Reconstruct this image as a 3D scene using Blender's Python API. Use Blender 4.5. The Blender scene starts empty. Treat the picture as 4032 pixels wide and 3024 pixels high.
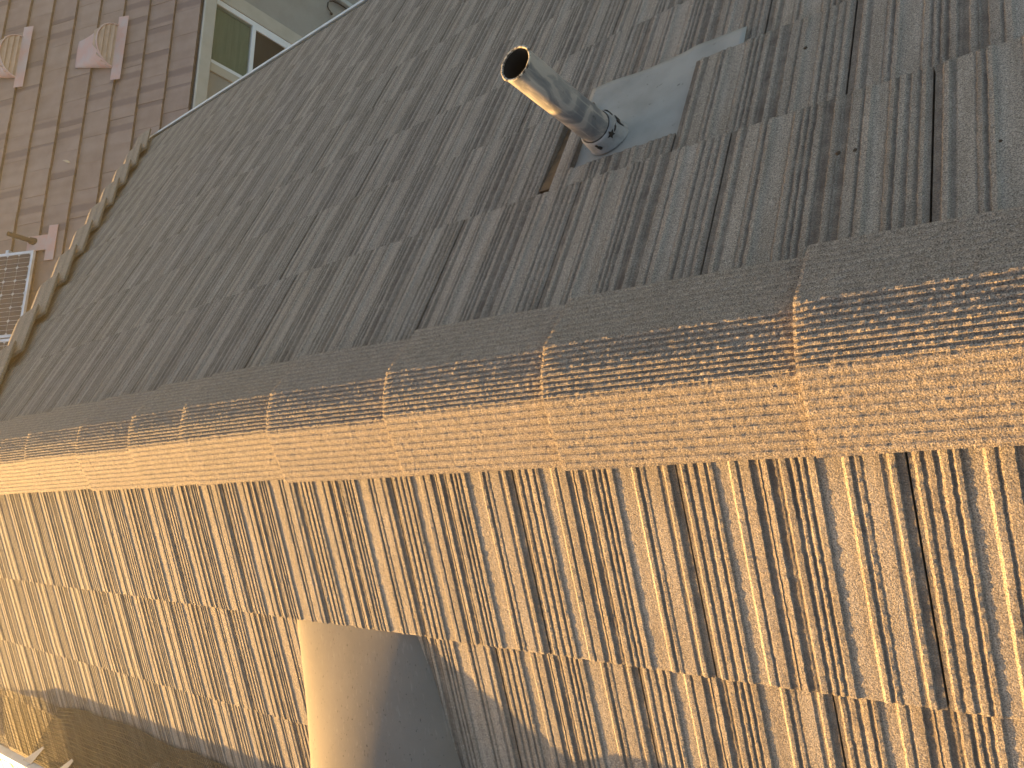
import bpy, bmesh, math, random
from mathutils import Vector, Matrix, noise
random.seed(7)
rnd = random.uniform
S = bpy.context.scene
COL = S.collection

# ------------------------------------------------------------------ camera
cam_d = bpy.data.cameras.new('camera')
cam = bpy.data.objects.new('camera', cam_d)
COL.objects.link(cam)
S.camera = cam
cam_d.sensor_fit = 'HORIZONTAL'
cam_d.sensor_width = 36.0
cam_d.lens = 36.0 * 3040.0 / 4032.0
cam_d.clip_start = 0.02
cam_d.clip_end = 2000.0
CAM = Vector((-0.3372, 0.0, 1.0606))
RX = Vector((0.0430278, -0.7717288, -0.6344946))
RY = Vector((-0.9747096, 0.1069728, -0.1962091))
RZ = Vector((0.2192938, 0.6268904, -0.7476086))
m = Matrix((RX, -RY, -RZ)).transposed().to_4x4()
m.translation = CAM
cam.matrix_world = m

# ------------------------------------------------------------------ sky, sun, exposure
SUN_AZ = math.radians(-18.0)      # measured from +Y towards +X
SUN_EL = math.radians(5.0)
world = bpy.data.worlds.new('World')
S.world = world
world.use_nodes = True
wn = world.node_tree
bg = wn.nodes['Background']
sky = wn.nodes.new('ShaderNodeTexSky')
sky.sky_type = 'NISHITA'
sky.sun_disc = False
sky.sun_elevation = SUN_EL
sky.sun_rotation = SUN_AZ
sky.altitude = 50
sky.air_density = 1.0
sky.dust_density = 2.0
sky.ozone_density = 0.8
wb = wn.nodes.new('ShaderNodeMix'); wb.data_type = 'RGBA'; wb.blend_type = 'MULTIPLY'   # white balance of the sky
wb.inputs[0].default_value = 1.0
wb.inputs[7].default_value = (1.065, 1.0, 1.03, 1)
wn.links.new(sky.outputs[0], wb.inputs[6])
wn.links.new(wb.outputs[2], bg.inputs[0])
bg.inputs[1].default_value = 0.125
sun_d = bpy.data.lights.new('sun', 'SUN')
sun_d.energy = 5.0
sun_d.angle = math.radians(0.5)
sun_d.color = (1.0, 0.575, 0.18)
sun = bpy.data.objects.new('sun', sun_d)
COL.objects.link(sun)
sdir = Vector((math.sin(SUN_AZ) * math.cos(SUN_EL), math.cos(SUN_AZ) * math.cos(SUN_EL), math.sin(SUN_EL)))
sun.rotation_euler = (-sdir).to_track_quat('-Z', 'Y').to_euler()
sun.location = sdir * 30
S.view_settings.view_transform = 'Standard'
S.view_settings.look = 'None'
S.view_settings.exposure = 2.2
S.view_settings.gamma = 1.0
S.view_settings.use_curve_mapping = False
S.render.engine = 'CYCLES'

# ------------------------------------------------------------------ materials
def new_mat(name, rough=0.9, metal=0.0):
    mt = bpy.data.materials.new(name)
    mt.use_nodes = True
    nt = mt.node_tree
    b = nt.nodes['Principled BSDF']
    b.inputs['Roughness'].default_value = rough
    b.inputs['Metallic'].default_value = metal
    b.inputs['Specular IOR Level'].default_value = 0.35
    return mt, nt, b

class G:
    """tiny node-graph helper"""
    def __init__(s, nt): s.nt = nt
    def n(s, t, **k):
        x = s.nt.nodes.new(t)
        for a, v in k.items(): setattr(x, a, v)
        return x
    def l(s, a, b): s.nt.links.new(a, b)
    def coord(s, scale=(1, 1, 1), rand=True):
        tc = s.n('ShaderNodeTexCoord')
        mp = s.n('ShaderNodeMapping')
        mp.inputs['Scale'].default_value = scale
        s.l(tc.outputs['Object'], mp.inputs['Vector'])
        if rand:
            oi = s.n('ShaderNodeObjectInfo')
            mu = s.n('ShaderNodeMath', operation='MULTIPLY'); mu.inputs[1].default_value = 91.7
            s.l(oi.outputs['Random'], mu.inputs[0])
            cb = s.n('ShaderNodeCombineXYZ')
            for i in range(3): s.l(mu.outputs[0], cb.inputs[i])
            s.l(cb.outputs[0], mp.inputs['Location'])
        return mp.outputs[0]
    def noise(s, vec, scale, detail=2, rough=0.55):
        x = s.n('ShaderNodeTexNoise')
        x.inputs['Scale'].default_value = scale
        x.inputs['Detail'].default_value = detail
        x.inputs['Roughness'].default_value = rough
        s.l(vec, x.inputs['Vector'])
        return x.outputs['Fac']
    def ramp(s, fac, stops):
        x = s.n('ShaderNodeValToRGB')
        els = x.color_ramp.elements
        while len(els) > 1: els.remove(els[-1])
        els[0].position = stops[0][0]; els[0].color = (*stops[0][1], 1) if not isinstance(stops[0][1], (int, float)) else (stops[0][1],) * 3 + (1,)
        for p, c in stops[1:]:
            e = els.new(p); e.color = (*c, 1) if not isinstance(c, (int, float)) else (c, c, c, 1)
        s.l(fac, x.inputs[0])
        return x.outputs[0]
    def mix(s, fac, a, b, mode='MIX'):
        x = s.n('ShaderNodeMix', data_type='RGBA', blend_type=mode)
        if isinstance(fac, (int, float)): x.inputs[0].default_value = fac
        else: s.l(fac, x.inputs[0])
        for i, v in ((6, a), (7, b)):
            if isinstance(v, tuple): x.inputs[i].default_value = (*v, 1)
            else: s.l(v, x.inputs[i])
        return x.outputs[2]
    def math(s, op, a, b=0.0):
        x = s.n('ShaderNodeMath', operation=op)
        for i, v in ((0, a), (1, b)):
            if isinstance(v, (int, float)): x.inputs[i].default_value = v
            else: s.l(v, x.inputs[i])
        return x.outputs[0]
    def bump(s, h, strength, dist, bsdf):
        x = s.n('ShaderNodeBump')
        x.inputs['Strength'].default_value = strength
        x.inputs['Distance'].default_value = dist
        s.l(h, x.inputs['Height'])
        s.l(x.outputs[0], bsdf.inputs['Normal'])

def concrete(name, ca, cb, dirt_shade_col=(0.065, 0.05, 0.042), dirt_shade=0.6, grain=1.0, streak=(60, 2.0, 60), big_w=0.3, det=3, lo=0.36, hi=0.64, ribs=False, band=False):
    mt, nt, b = new_mat(name, 0.92)
    g = G(nt)
    v = g.coord()
    vs = g.coord(scale=streak)
    big = g.noise(v, 5, 3)
    st = g.noise(vs, 1.0, det)
    f = g.math('ADD', g.math('MULTIPLY', big, big_w), g.math('MULTIPLY', st, 1.0 - big_w))
    col = g.mix(g.ramp(f, [(lo, 0.0), (hi, 1.0)]), ca, cb)
    # sand grains: fine salt and pepper, sparse pale grits
    fine = g.noise(v, 480, 2, 0.7)
    col = g.mix(0.85 * grain, col, g.ramp(fine, [(0.32, 0.12), (0.5, 0.5), (0.68, 0.9)]), 'OVERLAY')
    gr = g.noise(v, 300, 1)
    col = g.mix(g.ramp(gr, [(0.69, 0.0), (0.73, 0.7 * min(1, grain))]), col, (0.46, 0.43, 0.38))
    dk = g.noise(v, 150, 1)
    col = g.mix(g.ramp(dk, [(0.22, 0.6), (0.27, 0.0)]), col, (0.06, 0.05, 0.04))
    # settled grime, coloured darker to deepen the shade in the grooves
    at = g.n('ShaderNodeAttribute', attribute_name='dirt')
    dn = g.ramp(g.noise(v, 30, 3), [(0.3, 0.55), (0.65, 1.0)])
    if ribs:   # trowelled flats are paler than the coarse ribs
        col = g.mix(g.ramp(at.outputs['Fac'], [(0.0, 0.0), (0.04, 0.0), (0.052, 0.0), (0.09, 1.0)]), g.mix(1.0, col, (1.03, 1.03, 1.03), 'MULTIPLY'), g.mix(1.0, col, (0.97, 0.97, 0.97), 'MULTIPLY'))
    if band:   # a darker coloured band across some tiles
        tc = g.n('ShaderNodeTexCoord'); sx = g.n('ShaderNodeSeparateXYZ'); g.l(tc.outputs['Object'], sx.inputs[0])
        o1 = g.n('ShaderNodeObjectInfo')
        dd = g.math('ABSOLUTE', g.math('SUBTRACT', sx.outputs[0], g.math('MULTIPLY', o1.outputs['Random'], 0.62)))
        dd = g.math('ADD', dd, g.math('MULTIPLY', g.noise(v, 12, 2), 0.03))
        col = g.mix(g.ramp(dd, [(0.045, 0.62), (0.072, 0.0)]), col, (0.155, 0.108, 0.10))
    col = g.mix(g.math('MULTIPLY', g.math('MULTIPLY', at.outputs['Fac'], dn), dirt_shade), col, dirt_shade_col)
    # each piece has its own tint
    oi = g.n('ShaderNodeObjectInfo')
    col = g.mix(0.30, col, g.ramp(oi.outputs['Random'], [(0.0, (0.44, 0.43, 0.45)), (0.35, (0.54, 0.53, 0.52)), (0.7, (0.48, 0.47, 0.45)), (1.0, (0.57, 0.55, 0.52))]), 'OVERLAY')
    g.l(col, b.inputs['Base Color'])
    h = g.math('ADD', g.noise(v, 420, 3, 0.7), g.math('MULTIPLY', g.noise(v, 130, 2), 0.9))
    g.bump(h, 0.85 * grain, 0.0028, b)
    return mt

M = {}
M['tile'] = concrete('concrete_tile', (0.215, 0.182, 0.148), (0.290, 0.252, 0.212), dirt_shade=0.9, ribs=True)
M['ridge'] = concrete('concrete_ridge', (0.220, 0.182, 0.146), (0.268, 0.226, 0.185), dirt_shade=0.5, streak=(60, 60, 2), grain=1.15)
M['pink'] = concrete('pink_tile', (0.265, 0.182, 0.145), (0.335, 0.240, 0.195), dirt_shade_col=(0.07, 0.052, 0.03), dirt_shade=0.85, grain=0.35, streak=(8, 0.3, 8), big_w=0.5, det=1, band=True)

def simple(name, col, rough=0.6, metal=0.0, col2=None, sc=6.0, bump=0.0, bscale=200, stops=(0.4, 0.65), spec=None):
    mt, nt, b = new_mat(name, rough, metal)
    g = G(nt)
    v = g.coord()
    c2 = col2 or tuple(x * 0.8 for x in col)
    c = g.mix(g.ramp(g.noise(v, sc, 4), [(stops[0], 0.0), (stops[1], 1.0)]), col, c2)
    if spec:
        c = g.mix(g.ramp(g.noise(v, spec, 2), [(0.24, 0.8), (0.30, 0.0)]), c, tuple(x * 0.25 for x in col))
    g.l(c, b.inputs['Base Color'])
    if bump: g.bump(g.noise(v, bscale, 3), bump, 0.002, b)
    return mt

mt, nt, b = new_mat('painted_vent_metal', 0.85)
b.inputs['Specular IOR Level'].default_value = 0.12
g = G(nt)
v = g.coord(rand=False)
c = g.mix(g.ramp(g.noise(v, 5, 4), [(0.35, 0.0), (0.7, 1.0)]), (0.165, 0.150, 0.136), (0.135, 0.124, 0.113))
c = g.mix(g.ramp(g.noise(g.coord((160, 5, 160), False), 1.0, 2), [(0.60, 0.0), (0.72, 0.30)]), c, (0.24, 0.22, 0.20))     # long scratches
c = g.mix(g.ramp(g.noise(g.coord((190, 80, 150), False), 1.0, 2), [(0.27, 0.85), (0.33, 0.0)]), c, (0.05, 0.045, 0.04))   # grit specks
c = g.mix(g.ramp(g.noise(g.coord((38, 30, 38), False), 1.0, 3), [(0.24, 0.6), (0.29, 0.0)]), c, (0.07, 0.065, 0.05))     # stains
g.l(c, b.inputs['Base Color'])
g.bump(g.noise(v, 7, 2), 0.10, 0.010, b)
M['vent'] = mt
M['flash'] = simple('grey_flashing', (0.27, 0.265, 0.25), 0.7, 0.05, col2=(0.20, 0.20, 0.19), sc=9, bump=0.25, bscale=14, spec=75, stops=(0.4, 0.7))
mt, nt, b = new_mat('smeared_pipe_paint', 0.65)
g = G(nt)
v = g.coord((1, 1, .55), False)
nz = g.n('ShaderNodeTexNoise'); nz.inputs['Scale'].default_value = 16; nz.inputs['Detail'].default_value = 3; nz.inputs['Distortion'].default_value = 2.2
g.l(v, nz.inputs['Vector'])
c = g.mix(g.ramp(nz.outputs['Fac'], [(0.40, 0.0), (0.47, 0.55), (0.60, 1.0)]), (0.33, 0.295, 0.265), (0.145, 0.145, 0.15))
c = g.mix(g.ramp(g.noise(g.coord((140, 140, 9), False), 1.0, 2), [(0.60, 0.0), (0.70, 0.45)]), c, (0.40, 0.37, 0.33))
c = g.mix(g.ramp(g.noise(v, 55, 3), [(0.24, 0.9), (0.31, 0.0)]), c, (0.05, 0.045, 0.045))
g.l(c, b.inputs['Base Color'])
g.bump(g.noise(v, 60, 3), 0.3, 0.002, b)
M['pipe'] = mt
M['boot'] = simple('painted_boot', (0.27, 0.265, 0.26), 0.6, col2=(0.16, 0.16, 0.165), sc=22, bump=0.2, bscale=60, stops=(0.45, 0.62), spec=50)
M['rim'] = simple('worn_pipe_rim', (0.40, 0.36, 0.30), 0.8, col2=(0.05, 0.045, 0.04), sc=120, bump=0.8, bscale=300, stops=(0.45, 0.6))
M['black'] = simple('soot', (0.012, 0.012, 0.012), 0.9)  # near-black inside of the vent pipe
M['tar'] = simple('tar', (0.02, 0.018, 0.018), 0.6, bump=0.3)
M['deck'] = simple('roof_underlay', (0.06, 0.05, 0.042), 0.95)
M['batten'] = simple('bare_batten', (0.125, 0.072, 0.034), 0.8, col2=(0.06, 0.036, 0.022), sc=25)
M['gutter'] = simple('grey_gutter', (0.46, 0.50, 0.50), 0.4, 0.1, sc=9)
M['cream'] = simple('cream_fascia', (0.62, 0.56, 0.45), 0.45, sc=3)
M['mesh'] = simple('brown_screen', (0.13, 0.095, 0.05), 0.7, sc=8)
M['stucco'] = simple('grey_stucco', (0.30, 0.295, 0.275), 0.95, col2=(0.26, 0.255, 0.235), sc=3, bump=0.5, bscale=140)
M['stucco_own'] = simple('tan_stucco', (0.45, 0.40, 0.33), 0.95, sc=3, bump=0.5, bscale=140)
M['trim'] = simple('cream_trim', (0.44, 0.42, 0.37), 0.7, col2=(0.40, 0.38, 0.33), sc=5, bump=0.2, bscale=90)
M['white'] = simple('white_vinyl', (0.74, 0.77, 0.80), 0.35, col2=(0.70, 0.73, 0.76), sc=5)
M['pinkmetal'] = simple('faded_pink_metal', (0.54, 0.325, 0.275), 0.6, col2=(0.49, 0.38, 0.355), sc=6)
M['pinkin'] = simple('pink_louvre', (0.46, 0.33, 0.255), 0.7, sc=8)
M['tilegap'] = simple('gutter_debris', (0.09, 0.10, 0.10), 0.9, col2=(0.16, 0.17, 0.17), sc=30, bump=0.5)
M['alu'] = simple('anodised_frame', (0.70, 0.72, 0.74), 0.35, 0.5)
M['cell'] = simple('solar_cell', (0.055, 0.043, 0.040), 0.22, col2=(0.075, 0.058, 0.052), sc=3)
M['back'] = simple('white_backsheet', (0.48, 0.48, 0.47), 0.4)
M['gdirt'] = simple('wet_gutter_dirt', (0.035, 0.032, 0.026), 0.9, sc=30, bump=0.5)  # dark colour paints the shade inside the gutter
M['ground'] = simple('dry_yard', (0.16, 0.13, 0.09), 0.95, col2=(0.09, 0.085, 0.05), sc=0.6, bump=0.6, bscale=30)
M['leaf'] = simple('dry_leaf', (0.16, 0.10, 0.05), 0.7)
M['paleleaf'] = simple('pale_leaf', (0.6, 0.5, 0.38), 0.6)  # sunlight on the leaf is put into this pale colour
M['plastic'] = simple('clear_clip', (0.25, 0.235, 0.20), 0.4)
M['cable'] = simple('black_cable', (0.02, 0.02, 0.02), 0.6)
M['curtain'] = simple('green_blind', (0.37, 0.38, 0.30), 0.8, col2=(0.30, 0.31, 0.24), sc=2)
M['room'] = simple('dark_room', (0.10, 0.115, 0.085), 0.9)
M['screen'] = simple('insect_screen', (0.03, 0.03, 0.026), 0.8)
gm, gnt, gb = new_mat('window_glass', 0.03)
gb.inputs['Base Color'].default_value = (0.75, 0.85, 0.78, 1)
gb.inputs['Transmission Weight'].default_value = 1.0
gb.inputs['IOR'].default_value = 1.45
M['glass'] = gm

# ------------------------------------------------------------------ object helpers
WM = {}
def link(o, parent=None, world_m=None):
    wm = world_m if world_m is not None else Matrix()
    COL.objects.link(o)
    if parent is not None:
        o.parent = parent
        o.matrix_parent_inverse = WM[parent.name].inverted()
    o.matrix_basis = wm
    WM[o.name] = wm.copy()
    return o
def tag(o, label=None, cat=None, group=None, kind=None):
    if label: o['label'] = label
    if cat: o['category'] = cat
    if group: o['group'] = group
    if kind: o['kind'] = kind
    return o
def thing(name, loc, label, cat, group=None):
    o = bpy.data.objects.new(name, None)
    o.empty_display_size = 0.1
    link(o, None, Matrix.Translation(loc))
    return tag(o, label, cat, group)
def mesh(name, verts, faces, mat, smooth=False):
    me = bpy.data.meshes.new(name)
    me.from_pydata([tuple(v) for v in verts], [], faces)
    if mat: me.materials.append(mat)
    if smooth:
        me.polygons.foreach_set('use_smooth', [True] * len(me.polygons))
    me.update()
    return me
def put(name, me, parent=None, wm=None):
    return link(bpy.data.objects.new(name, me), parent, wm)
def fixn(me):
    bm = bmesh.new(); bm.from_mesh(me)
    bmesh.ops.recalc_face_normals(bm, faces=bm.faces)
    bm.to_mesh(me); bm.free()
    return me
def boxm(name, lo, hi, mat, bevel=0.0):
    bm = bmesh.new()
    bmesh.ops.create_cube(bm, size=1)
    for v in bm.verts:
        v.co = Vector([lo[i] + (v.co[i] + .5) * (hi[i] - lo[i]) for i in range(3)])
    if bevel:
        bmesh.ops.bevel(bm, geom=bm.edges[:], offset=bevel, segments=1, affect='EDGES')
    me = bpy.data.meshes.new(name); bm.to_mesh(me); bm.free()
    me.materials.append(mat)
    return me
def frame(o, x, y, z):
    mm = Matrix((x, y, z)).transposed().to_4x4()
    mm.translation = o
    return mm

PITCH = math.radians(26.565)
CP, SP = math.cos(PITCH), math.sin(PITCH)
# roof frames: X along the course, Y up-slope, Z out of the roof
def shade_f(s, y, n=0.0):           # slope facing +X, in shade
    o = Vector((s * CP, y, -s * SP)) + Vector((SP, 0, CP)) * n
    return frame(o, Vector((0, 1, 0)), Vector((-CP, 0, SP)), Vector((SP, 0, CP)))
def sunny_f(s, y, n=0.0):           # slope facing -X, in the sun
    o = Vector((-s * CP, y, -s * SP)) + Vector((-SP, 0, CP)) * n
    return frame(o, Vector((0, -1, 0)), Vector((CP, 0, SP)), Vector((-SP, 0, CP)))

E_ = 0.345; W_ = 0.3565; T_ = 0.022; S_SH = 0.555; S_SU = 0.587
HIP_SH = lambda s: 4.22 + 0.66 * s      # hip line on the shaded slope
HIP_SU = lambda s: 4.20 + 0.75 * s      # hip line on the sunny slope
EAVE_SH = 3.36; EAVE_SU = 3.36

# ------------------------------------------------------------------ setting
gme = mesh('ground', [(-60, -60, -5.8), (60, -60, -5.8), (60, 60, -5.8), (-60, 60, -5.8)], [(0, 1, 2, 3)], M['ground'])
tag(put('ground', gme), kind='structure')

# ------------------------------------------------------------------ our house
house = thing('tiled_house', (0, 2, -5.8), 'near house whose grey brown grooved tile roof and long ridge fill most of the view', 'house')

def slab(name, pts, t, mat, parent):
    """polygon with thickness t downwards"""
    n = len(pts)
    v = [Vector(p) for p in pts] + [Vector(p) - Vector((0, 0, t)) for p in pts]
    f = [tuple(range(n)), tuple(range(2 * n - 1, n - 1, -1))] + [(i, i + n, (i + 1) % n + n, (i + 1) % n) for i in range(n)]
    return put(name, fixn(mesh(name, v, f, mat)), parent)
def P_sh(s, y, n=0): return (s * CP + SP * n, y, -s * SP + CP * n)
def P_su(s, y, n=0): return (-s * CP - SP * n, y, -s * SP + CP * n)
Y0 = -4.0
D = -0.052
es, eu = EAVE_SH - 0.05, EAVE_SU - 0.03
A_ = P_sh(es, HIP_SH(es), D); B_ = P_su(eu, HIP_SU(eu), D); R_ = (0, 4.08, D / CP)
slab('roof_deck', [P_sh(0, Y0, D), P_sh(es, Y0, D), A_, R_], 0.05, M['deck'], house)
slab('roof_deck', [P_su(0, Y0, D), R_, B_, P_su(eu, Y0, D)], 0.05, M['deck'], house)
slab('roof_deck', [(0, 4.085, D / CP), (A_[0], A_[1] + .01, A_[2]), (B_[0], B_[1] + .01, B_[2])], 0.05, M['tile'], house)
# walls below the eaves
wv = [(-2.55, Y0 + .3, -1.75), (2.55, Y0 + .3, -1.75), (2.55, 5.4, -1.75), (-2.55, 5.4, -1.75)]
n4 = [Vector(p) for p in wv] + [Vector((p[0], p[1], -5.8)) for p in wv]
put('wall', fixn(mesh('wall', n4, [(0, 1, 2, 3), (0, 4, 5, 1), (1, 5, 6, 2), (2, 6, 7, 3), (3, 7, 4, 0)], M['stucco_own'])), house)

# --- tile mould: cross-section of ribs (u 0..1 along the tile, height in mm, dirt 0..1)
_P = [
 (0.000, 0.0, .8), (0.022, 0.0, .4), (0.028, 3.5, .1), (0.043, 3.0, .3), (0.050, 0.6, .9), (0.062, 0.6, .8), (0.068, 2.6, .2), (0.088, 3.0, .2),
 (0.095, 0.4, .9), (0.113, 0.5, .6), (0.118, 3.2, .1), (0.140, 3.6, .1), (0.146, 0.8, .9), (0.160, 0.8, .8), (0.166, 4.2, .1), (0.182, 3.8, .2), (0.190, 0.0, .5),
 (0.200, 0.0, .05), (0.262, 0.0, .05), (0.270, 4.6, .0), (0.296, 4.2, .2), (0.303, 1.3, .9), (0.312, 1.4, .8), (0.318, 3.6, .1), (0.360, 4.0, .3), (0.367, 0.4, .9),
 (0.398, 0.4, .8), (0.405, 2.8, .4), (0.412, 1.0, .8), (0.424, 3.6, .2), (0.440, 4.2, .1), (0.448, 0.8, .9), (0.468, 0.5, 1.), (0.480, 1.6, .7), (0.496, 0.6, .9),
 (0.503, 4.2, .1), (0.528, 4.0, .3), (0.535, 0.8, 1.), (0.550, 0.9, .9), (0.556, 3.8, .2), (0.566, 3.6, .3), (0.572, 0.8, 1.), (0.584, 0.9, .9), (0.590, 4.0, .1), (0.600, 3.8, .3),
 (0.606, 1.2, .9), (0.618, 1.2, .8), (0.624, 3.8, .1), (0.648, 4.2, .1), (0.657, 0.0, .5), (0.668, 0.0, .05), (0.762, 0.0, .05), (0.770, 4.8, .0), (0.788, 4.4, .2),
 (0.795, 0.8, .9), (0.808, 0.9, .8), (0.814, 3.4, .1), (0.828, 3.0, .3), (0.836, 1.2, .7), (0.846, 2.0, .05), (0.905, 2.0, .05), (0.915, 0.2, .7), (0.936, 0.2, .5),
 (0.943, 4.6, .0), (0.962, 4.2, .2), (0.970, 0.0, .8), (1.000, 0.0, .8)]

# the sun-side flank of each rib is a gentler ramp than its far side
PROFILE = []
for i, p in enumerate(_P):
    if 0 < i < len(_P) - 1 and _P[i + 1][1] - p[1] > 1.8: PROFILE.append((p[0] - .0055, p[1], p[2]))
    else: PROFILE.append(p)
PROFILE.sort(key=lambda p: p[0])
def tile_mesh(name, length, nd, seed, mat, y_lo=0.0, u_lo=0.0, u_hi=1.0, w=W_ - 0.0035, rough=1.0, thick=0.019):
    prof = [p for p in PROFILE if u_lo - 1e-6 <= p[0] <= u_hi + 1e-6]
    n = len(prof)
    V, dirt_shade = [], []
    for j in range(nd + 1):
        y = y_lo + (length - y_lo) * j / nd
        for i, (u, h, d) in enumerate(prof):
            edge = i in (0, n - 1)
            x = u * w
            q = noise.noise(Vector((x * 55 + seed * 13.1, y * 75, seed * 3.7)))
            q2 = noise.noise(Vector((x * 190 + seed * 7.7, y * 210, 9.1 + seed)))
            q3 = noise.noise(Vector((u * 23 + seed * 2.3, y * 9.0, 4.4)))
            smooth = (d <= .05 and h < 3)
            wv = 0.18 if smooth else (1.0 if h > 1.5 else 0.7)
            zz = h * 0.00072 * (0.95 + 0.20 * q3 * rough) + (0.0006 * q + 0.0008 * q2) * rough * wv
            xx = x + (0 if edge else (0.0011 * q + 0.0012 * q2) * rough * (0.3 if smooth else 1))
            yy = y
            if j == 0 and y_lo == 0.0:
                yy += 0.0022 * noise.noise(Vector((x * 90 + seed * 5, 2.2, seed))) * rough
                zz -= 0.0012
            V.append((xx, yy, -T_ * y / E_ + zz)); dirt_shade.append(d)
    F = []
    for j in range(nd):
        for i in range(n - 1):
            a = j * n + i
            F.append((a, a + 1, a + n + 1, a + n))
    # butt face, sides, back, underside
    b0 = len(V)
    for (u, h, d) in prof: V.append((u * w, y_lo + 0.001, -T_ * y_lo / E_ - thick)); dirt_shade.append(.5)
    for i in range(n - 1): F.append((i, b0 + i, b0 + i + 1, i + 1))
    b1 = len(V)
    for (u, h, d) in prof: V.append((u * w, length, -T_ * length / E_ - thick)); dirt_shade.append(.5)
    for i in range(n - 1): F.append((nd * n + i, nd * n + i + 1, b1 + i + 1, b1 + i))
    F.append(tuple([j * n for j in range(nd, -1, -1)] + [b0, b1])[::-1])
    F.append(tuple([j * n + n - 1 for j in range(nd + 1)] + [b1 + n - 1, b0 + n - 1])[::-1])
    F.append((b0, b1, b1 + n - 1, b0 + n - 1))
    me = mesh(name, V, F, mat)
    at = me.attributes.new('dirt', 'FLOAT', 'POINT')
    at.data.foreach_set('value', dirt_shade)
    return me

TL = 0.415
tiles_fine = [tile_mesh('roof_tile', TL, 110, k + 1, M['tile']) for k in range(4)]
tiles_mid = [tile_mesh('roof_tile', TL, 26, k + 11, M['tile'], rough=0.8) for k in range(4)]
tiles_far = [tile_mesh('roof_tile', TL, 8, k + 21, M['tile'], rough=0.5) for k in range(3)]

def cut_mesh(me, wm, plane_co, plane_no, keep_negative=True):
    """cut a copy of a tile along a world plane (tiles under the hip tiles)"""
    bm = bmesh.new(); bm.from_mesh(me)
    inv = wm.inverted()
    co = inv @ Vector(plane_co); no = (inv.to_3x3() @ Vector(plane_no)).normalized()
    bmesh.ops.bisect_plane(bm, geom=bm.verts[:] + bm.edges[:] + bm.faces[:], plane_co=co, plane_no=no, clear_outer=True)
    m2 = bpy.data.meshes.new(me.name); bm.to_mesh(m2); ok = len(bm.faces) > 0; bm.free()
    if not len(m2.materials): m2.materials.append(M['tile'])
    return m2 if ok else None

def jitter(wm, a=0.0012, r=0.0022):
    return wm @ Matrix.Translation((rnd(-a, a) * .6, rnd(-a, a), rnd(-a, a) * .7)) @ Matrix.Rotation(rnd(-r, r), 4, 'Z') @ Matrix.Rotation(rnd(-r, r), 4, 'X')

PIPE_X, PIPE_Y = 0.6465, 0.912
def lay(side, s, y_first, y_from, y_to, hip, f, skip=None, sets=None):
    k0 = math.floor((y_from - y_first) / W_)
    y = y_first + k0 * W_
    hv = [f(0.0, hip(0.0)), f(2.0, hip(2.0))]
    dirv = (hv[1].translation - hv[0].translation)
    nrm = dirv.cross(f(1, 0).to_3x3() @ Vector((0, 0, 1)))
    if nrm.y < 0: nrm = -nrm
    while y < y_to:
        if not (skip and skip(y)):
            org = y if side == 'sh' else y + W_
            wm = jitter(f(s, org))
            dist = (wm.translation - CAM).length
            pool = tiles_fine if dist < 2.3 else (tiles_mid if dist < 3.6 else tiles_far)
            me = random.choice(pool)
            hi = max(y, y + W_)
            if hi > hip(s - TL) - 0.05:
                if y > hip(s): break
                me = cut_mesh(me, wm, f(0.0, hip(0.0) + 0.02).translation, nrm)
            if me: put('roof_tile', me, house, wm)
        y += W_

nc = 9
for k in range(nc):
    s = S_SH + E_ * k
    if k == nc - 1: s = EAVE_SH
    first = 0.2085 if k % 2 == 0 else 0.358
    y_from = max(-1.3, 0.40 + 1.24 * (s - 0.885) - 1.25)
    lay('sh', s, first, y_from, HIP_SH(s), HIP_SH, shade_f, skip=(lambda y: k == 1 and abs(y - (0.358 + W_)) < 0.05))
for k in range(4):
    s = S_SU + E_ * k
    first = 0.2595 if k % 2 == 0 else 0.2595 - W_ * 0.52
    lay('su', s, first, -1.1 if k < 3 else 1.2, HIP_SU(s), HIP_SU, sunny_f)
# courses under the solar panels and behind the viewer, joined
bm = bmesh.new()
def add_slab(f, w, ln):
    r = bmesh.ops.create_cube(bm, size=1)
    for v in r['verts']:
        v.co = f @ Vector(((v.co.x + .5) * w, (v.co.y + .5) * ln, (v.co.z - .5) * .018 - T_ * (v.co.y + .5) * ln / E_))
for k in range(9):
    s = S_SU + E_ * k if k < 8 else EAVE_SU
    ya, yb = (-4.0, HIP_SU(s) - .2) if k > 3 else (-4.0, (-1.16 if k < 3 else 1.0))
    y = ya
    while y < yb:
        add_slab(sunny_f(s, y + W_), W_ - .004, .4); y += W_
    s = S_SH + E_ * k if k < 8 else EAVE_SH
    y = -4.0
    yb = max(-1.5, 0.40 + 1.24 * (s - 0.885) - 1.7)
    while y < yb:
        add_slab(shade_f(s, y), W_ - .004, .4); y += W_
mef = bpy.data.meshes.new('outer_tiles'); bm.to_mesh(mef); bm.free(); mef.materials.append(M['tile'])
tag(put('outer_tiles', mef, house), kind='stuff')

# the tile cut round the pipe: a strip across the head and a thin leg, with the bare batten beside it
s1 = S_SH + E_
ycut = 0.358 + W_
y_in = s1 - 0.648
m_strip = tile_mesh('cut_tile', TL, 16, 31, M['tile'], y_lo=y_in, u_hi=0.93)
put('cut_tile', m_strip, house, shade_f(s1, ycut + 0.001))
m_leg = tile_mesh('cut_tile', y_in - 0.001, 26, 32, M['tile'], u_lo=0.79, u_hi=0.93)
put('cut_tile', m_leg, house, shade_f(s1, ycut + 0.001))
put('batten', boxm('batten', (0.0, 0.0, -0.030), (0.028, 0.30, -0.020), M['batten']), house, shade_f(s1, 1.041))

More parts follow.
